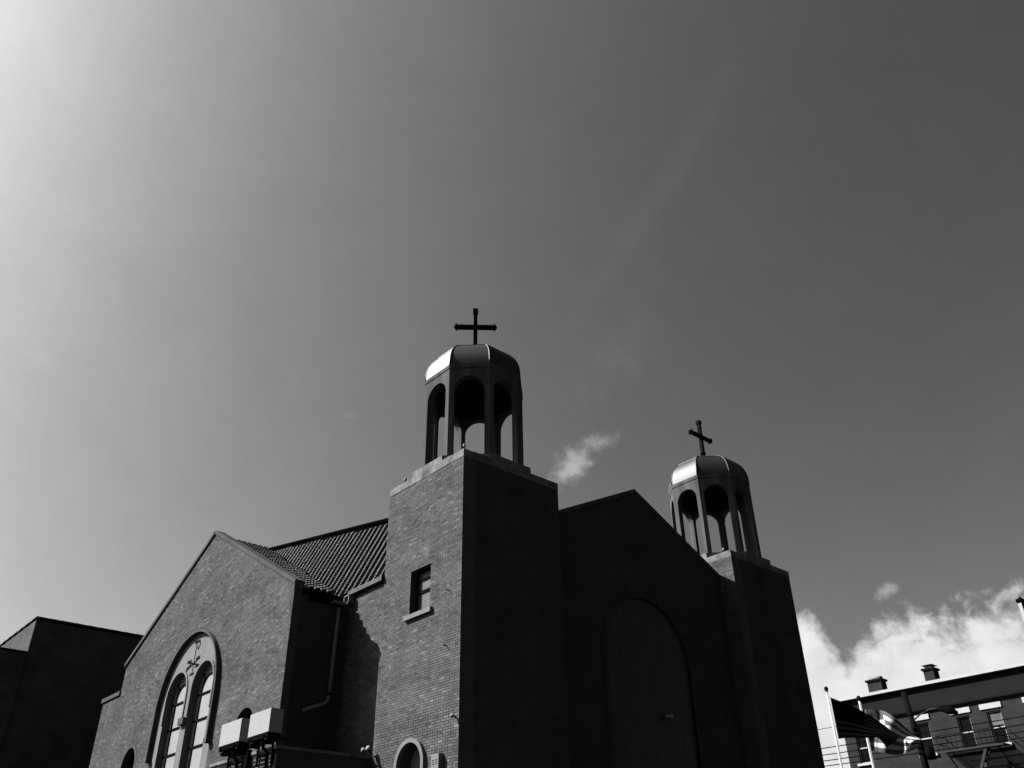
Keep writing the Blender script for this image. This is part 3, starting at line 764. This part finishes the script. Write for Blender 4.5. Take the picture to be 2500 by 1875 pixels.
# fire escape
fe = thing('fire_escape', 'dark iron fire escape in front of the street house windows', 'fire escape', (BX-.5, 2, 8.7))
for y in [.45+i*.125 for i in range(25)]:
    q = MB(); q.bar((BX-1.0, y, 8.74), (BX-.07, y, 8.74), .06, .03); q.build('slat', IRON, fe)
for x in (BX-1.0, BX-.1):
    q = MB(); q.bar((x, .4, 8.70), (x, 3.55, 8.70), .06, .09); q.build('beam', ESCAPE, fe)
for z in (9.08, 9.46):
    q = MB(); q.bar((BX-1.0, .42, z), (BX-1.0, 3.53, z), .035); q.bar((BX-1.0, .42, z), (BX-.05, .42, z), .035); q.bar((BX-1.0, 3.53, z), (BX-.05, 3.53, z), .035); q.build('rail', IRON, fe)
for i in range(14):
    y = .42+i*3.11/13; q = MB(); q.bar((BX-1.0, y, 8.74), (BX-1.0, y, 9.46), .022); q.build('baluster', IRON, fe)
for y in (.7, 3.2):
    q = MB(); q.bar((BX-.95, y, 8.66), (BX-.02, y, 7.9), .05); q.build('bracket', IRON, fe)
q = MB()
for dx in (-.95, -.55): q.bar((BX+dx, 1.25, 8.7), (BX+dx, 3.2, 5.2), .05, .12)
q.build('stringer', ESCAPE, fe)
for i in range(13):
    f_ = i/13; q = MB(); q.box((BX-.93, 1.2+f_*1.95, 8.62-f_*3.5), (BX-.57, 1.36+f_*1.95, 8.645-f_*3.5)); q.build('tread', ESCAPE, fe)

# ------------------------------------------------------------------ flags
def mat_flag(name, kind):
    mt, nt, b = new_mat(name); L = nt.links
    uv = nt.nodes.new('ShaderNodeUVMap'); s = nt.nodes.new('ShaderNodeSeparateXYZ'); L.new(uv.outputs[0], s.inputs[0])
    def M(op, a, c=0.):
        n = nt.nodes.new('ShaderNodeMath'); n.operation = op
        for i, q in enumerate((a, c)):
            if isinstance(q, (int, float)): n.inputs[i].default_value = q
            else: L.new(q, n.inputs[i])
        return n.outputs[0]
    u, v = s.outputs[0], s.outputs[1]        # v = 0 at the top
    ns = 13 if kind == 'a' else 9
    odd = M('MODULO', M('FLOOR', M('MULTIPLY', v, ns)), 2)          # 0 = coloured stripe, 1 = white
    if kind == 'a':
        can = M('MULTIPLY', M('LESS_THAN', u, .40), M('LESS_THAN', v, 7/13))
        dark, light, canc = .004, .030, .003  # white, coloured and canton tones all darkened to carry the backlit shade
        val = M('ADD', M('MULTIPLY', odd, light-dark), dark)
        val = M('ADD', M('MULTIPLY', val, M('SUBTRACT', 1, can)), M('MULTIPLY', can, canc))
    else:
        can = M('MULTIPLY', M('LESS_THAN', u, .37), M('LESS_THAN', v, 5/9))
        cross = M('MAXIMUM', M('LESS_THAN', M('ABSOLUTE', M('SUBTRACT', u, .185)), .037), M('LESS_THAN', M('ABSOLUTE', M('SUBTRACT', v, 5/18)), 1/18))
        dark, light = .04, .21
        val = M('ADD', M('MULTIPLY', M('ADD', M('MULTIPLY', odd, M('SUBTRACT', 1, can)), M('MULTIPLY', cross, can)), light-dark), dark)
    cc = nt.nodes.new('ShaderNodeCombineColor')
    for i in range(3): L.new(val, cc.inputs[i])
    L.new(cc.outputs[0], b.inputs['Base Color']); b.inputs['Roughness'].default_value = .8
    return mt
def flag(name, hoist, hlen, D, top, bot, mt, label, amp, ph, waves):
    D = Vector((D[0], D[1], 0)).normalized(); Nn = Vector((D.y, -D.x, 0)); NU, NV = 34, 20
    def lerp(pts, u):
        x = u*(len(pts)-1); i = min(int(x), len(pts)-2); f = x-i
        g = lambda k: Vector(pts[max(0, min(len(pts)-1, k))])
        p0, p1, p2, p3 = g(i-1), g(i), g(i+1), g(i+2)
        return .5*((2*p1)+(p2-p0)*f+(2*p0-5*p1+4*p2-p3)*f*f+(3*p1-p0-3*p2+p3)*f**3)
    vs, uvs = [], []
    for i in range(NU+1):
        u = i/NU; a, b = lerp(top, u), lerp(bot, u)
        for j in range(NV+1):
            v = j/NV; p = a.lerp(b, v)
            w = amp*u**.7*sin(waves*2*pi*(u*.9+v*.35)+ph)+amp*.5*u*sin(9*v+4*u)
            vs.append(Vector(hoist)+D*p.x+Vector((0, 0, p.y))+Nn*w); uvs.append((u, v))
    fs = [(i*(NV+1)+j, (i+1)*(NV+1)+j, (i+1)*(NV+1)+j+1, i*(NV+1)+j+1) for i in range(NU) for j in range(NV)]
    mb = MB(); mb.add(vs, fs, True); o = mb.build(name, mt, recalc=False)
    ul = o.data.uv_layers.new(name='UVMap')
    for lp in o.data.loops: ul.data[lp.index].uv = uvs[lp.vertex_index]
    tag(o, label, 'flag'); return o
def flagpole(x, y, top, label):
    t_ = thing('flagpole', label, 'flagpole', (x, y, 0), 'flagpoles in front of the street house')
    q = MB(); q.tube([(x, y, 0), (x, y, top*.5), (x, y, top-.12)], [.075, .06, .045], 12); q.build('pole', BGW, t_)
    q = MB(); q.tube([(x, y, top-.13), (x, y, top-.1)], .07, 10); q.build('truck', IRON, t_)
    q = MB(); q.tube([(x, y, top-.1+h) for h in (0, .03, .09, .15, .18)], [.03, .08, .09, .06, .01], 10); q.build('finial', IRON, t_)
    q = MB(); q.tube([(x-.06, y-.08, top-.2), (x-.07, y-.09, 1.2)], .008, 5); q.build('halyard', BGW, t_)
flagpole(22, 2.74, 10.12, 'white flagpole with ball finial flying the dark flag')
flagpole(23.5, 2.16, 9.84, 'white flagpole behind the dark flag flying the pale striped flag')
flag('flag', (22.05, 2.66, 9.74), 1.64, (.75, -.66), [(0, 0), (.75, -.34), (1.35, -.66), (2.0, -1.1), (2.38, -1.52), (2.45, -1.7)],
     [(0, -1.66), (.55, -1.62), (1.1, -1.64), (1.6, -1.66), (1.85, -1.85), (1.95, -2.02)], mat_flag('shaded_flag_cloth', 'a'), 'dark flag with faint stripes, shade put into its colours, streaming from the left flagpole', .13, 0, 1.5)
flag('flag', (23.55, 2.10, 9.33), 1.55, (.42, -.9), [(0, 0), (.45, -.05), (.8, -.12), (1.2, -.5), (1.6, -.92), (2.0, -1.35)],
     [(0, -1.62), (.45, -1.78), (.8, -1.84), (1.2, -1.84), (1.55, -1.76), (1.9, -1.55)], mat_flag('pale_flag_cloth', 'b'), 'pale flag with cross and broad stripes behind the dark flag', .24, 1.0, 2.1)

# ------------------------------------------------------------------ utility pole, wires, lamp posts
up_ = thing('utility_pole', 'leaning dark timber utility pole with street lamp arm', 'utility pole', (26, .95, 0))
q = MB(); q.tube([(26.0, .85, 0), (26, 1.12, 7.1), (26, 1.31, 10.25)], [.17, .14, .115], 12); q.build('pole', BGS, up_)
q = MB(); q.tube([(26, 1.2, 9.02), (25.9, .75, 9.22), (25.85, .3, 9.33), (25.8, -.2, 9.30)], .035, 8); q.build('lamp_arm', ESCAPE, up_)
q = MB(); q.tube([(25.82, -.10, 9.32), (25.8, -.3, 9.27), (25.78, -.6, 9.14), (25.77, -.88, 9.0)], [.07, .15, .17, .06], 12); q.build('lamp_head', BLACKM, up_)
q = MB(); q.tube([(25.85, .72, 7.40), (25.85, .72, 7.85)], .2, 14); q.build('transformer', BLACKM, up_)
q = MB(); q.bar((26, 1.15, 7.7), (25.85, .75, 7.7), .06); q.build('bracket', BLACKM, up_)
for z in (8.62, 8.36, 8.08):
    q = MB(); q.tube([(25.86, 1.2, z), (25.82, 1.2, z+.10)], .035, 8); q.build('insulator', BLACKM, up_)
for i, (z, lab) in enumerate(((9.30, 'thin overhead wire, topmost beside the dark tower'), (8.62, 'overhead wire second from the top at the utility pole'), (8.33, 'overhead wire third from the top at the utility pole'),
                              (8.08, 'overhead wire fourth from the top at the utility pole'), (7.86, 'lowest overhead wire crossing the utility pole'))):
    pts = []
    for k in range(25):
        y = 16-k*1.2; s_ = ((y-1.2)/14.); pts.append((25.84, y, z-.16+.16*s_*s_*(1 if i else .5)+(.0 if i else .16)))
    q = MB(); q.tube(pts, .02 if i else .012, 6); tag(q.build('overhead_wire', BLACKM), lab, 'wire', 'overhead wires along the street')
lp_ = thing('lamp_post', 'tall post with dark cap at the right edge', 'lamp post', (12.35, -8.96, 0))
q = MB(); q.box((12.27, -9.0, 0), (12.31, -8.91, 8.92)); q.build('post', BGW, lp_)  # white strip: the sunlit left face put into the colour
q = MB(); q.box((12.312, -9.03, 0), (12.43, -8.90, 8.95)); q.build('shaded_side', BLACKM, lp_)  # black box: the shaded rest of the post put into the colour
q = MB(); q.box((12.26, -9.05, 8.955), (12.50, -8.88, 9.04)); q.tube([(12.38, -8.97, 9.04), (12.38, -8.97, 9.11)], [.07, .02], 8); q.build('cap', BLACKM, lp_)
q = MB(); q.tube([(12.45, -8.98, 8.80), (12.9, -9.4, 8.86), (13.4, -9.85, 8.86)], .03, 8); q.build('arm', BLACKM, lp_)
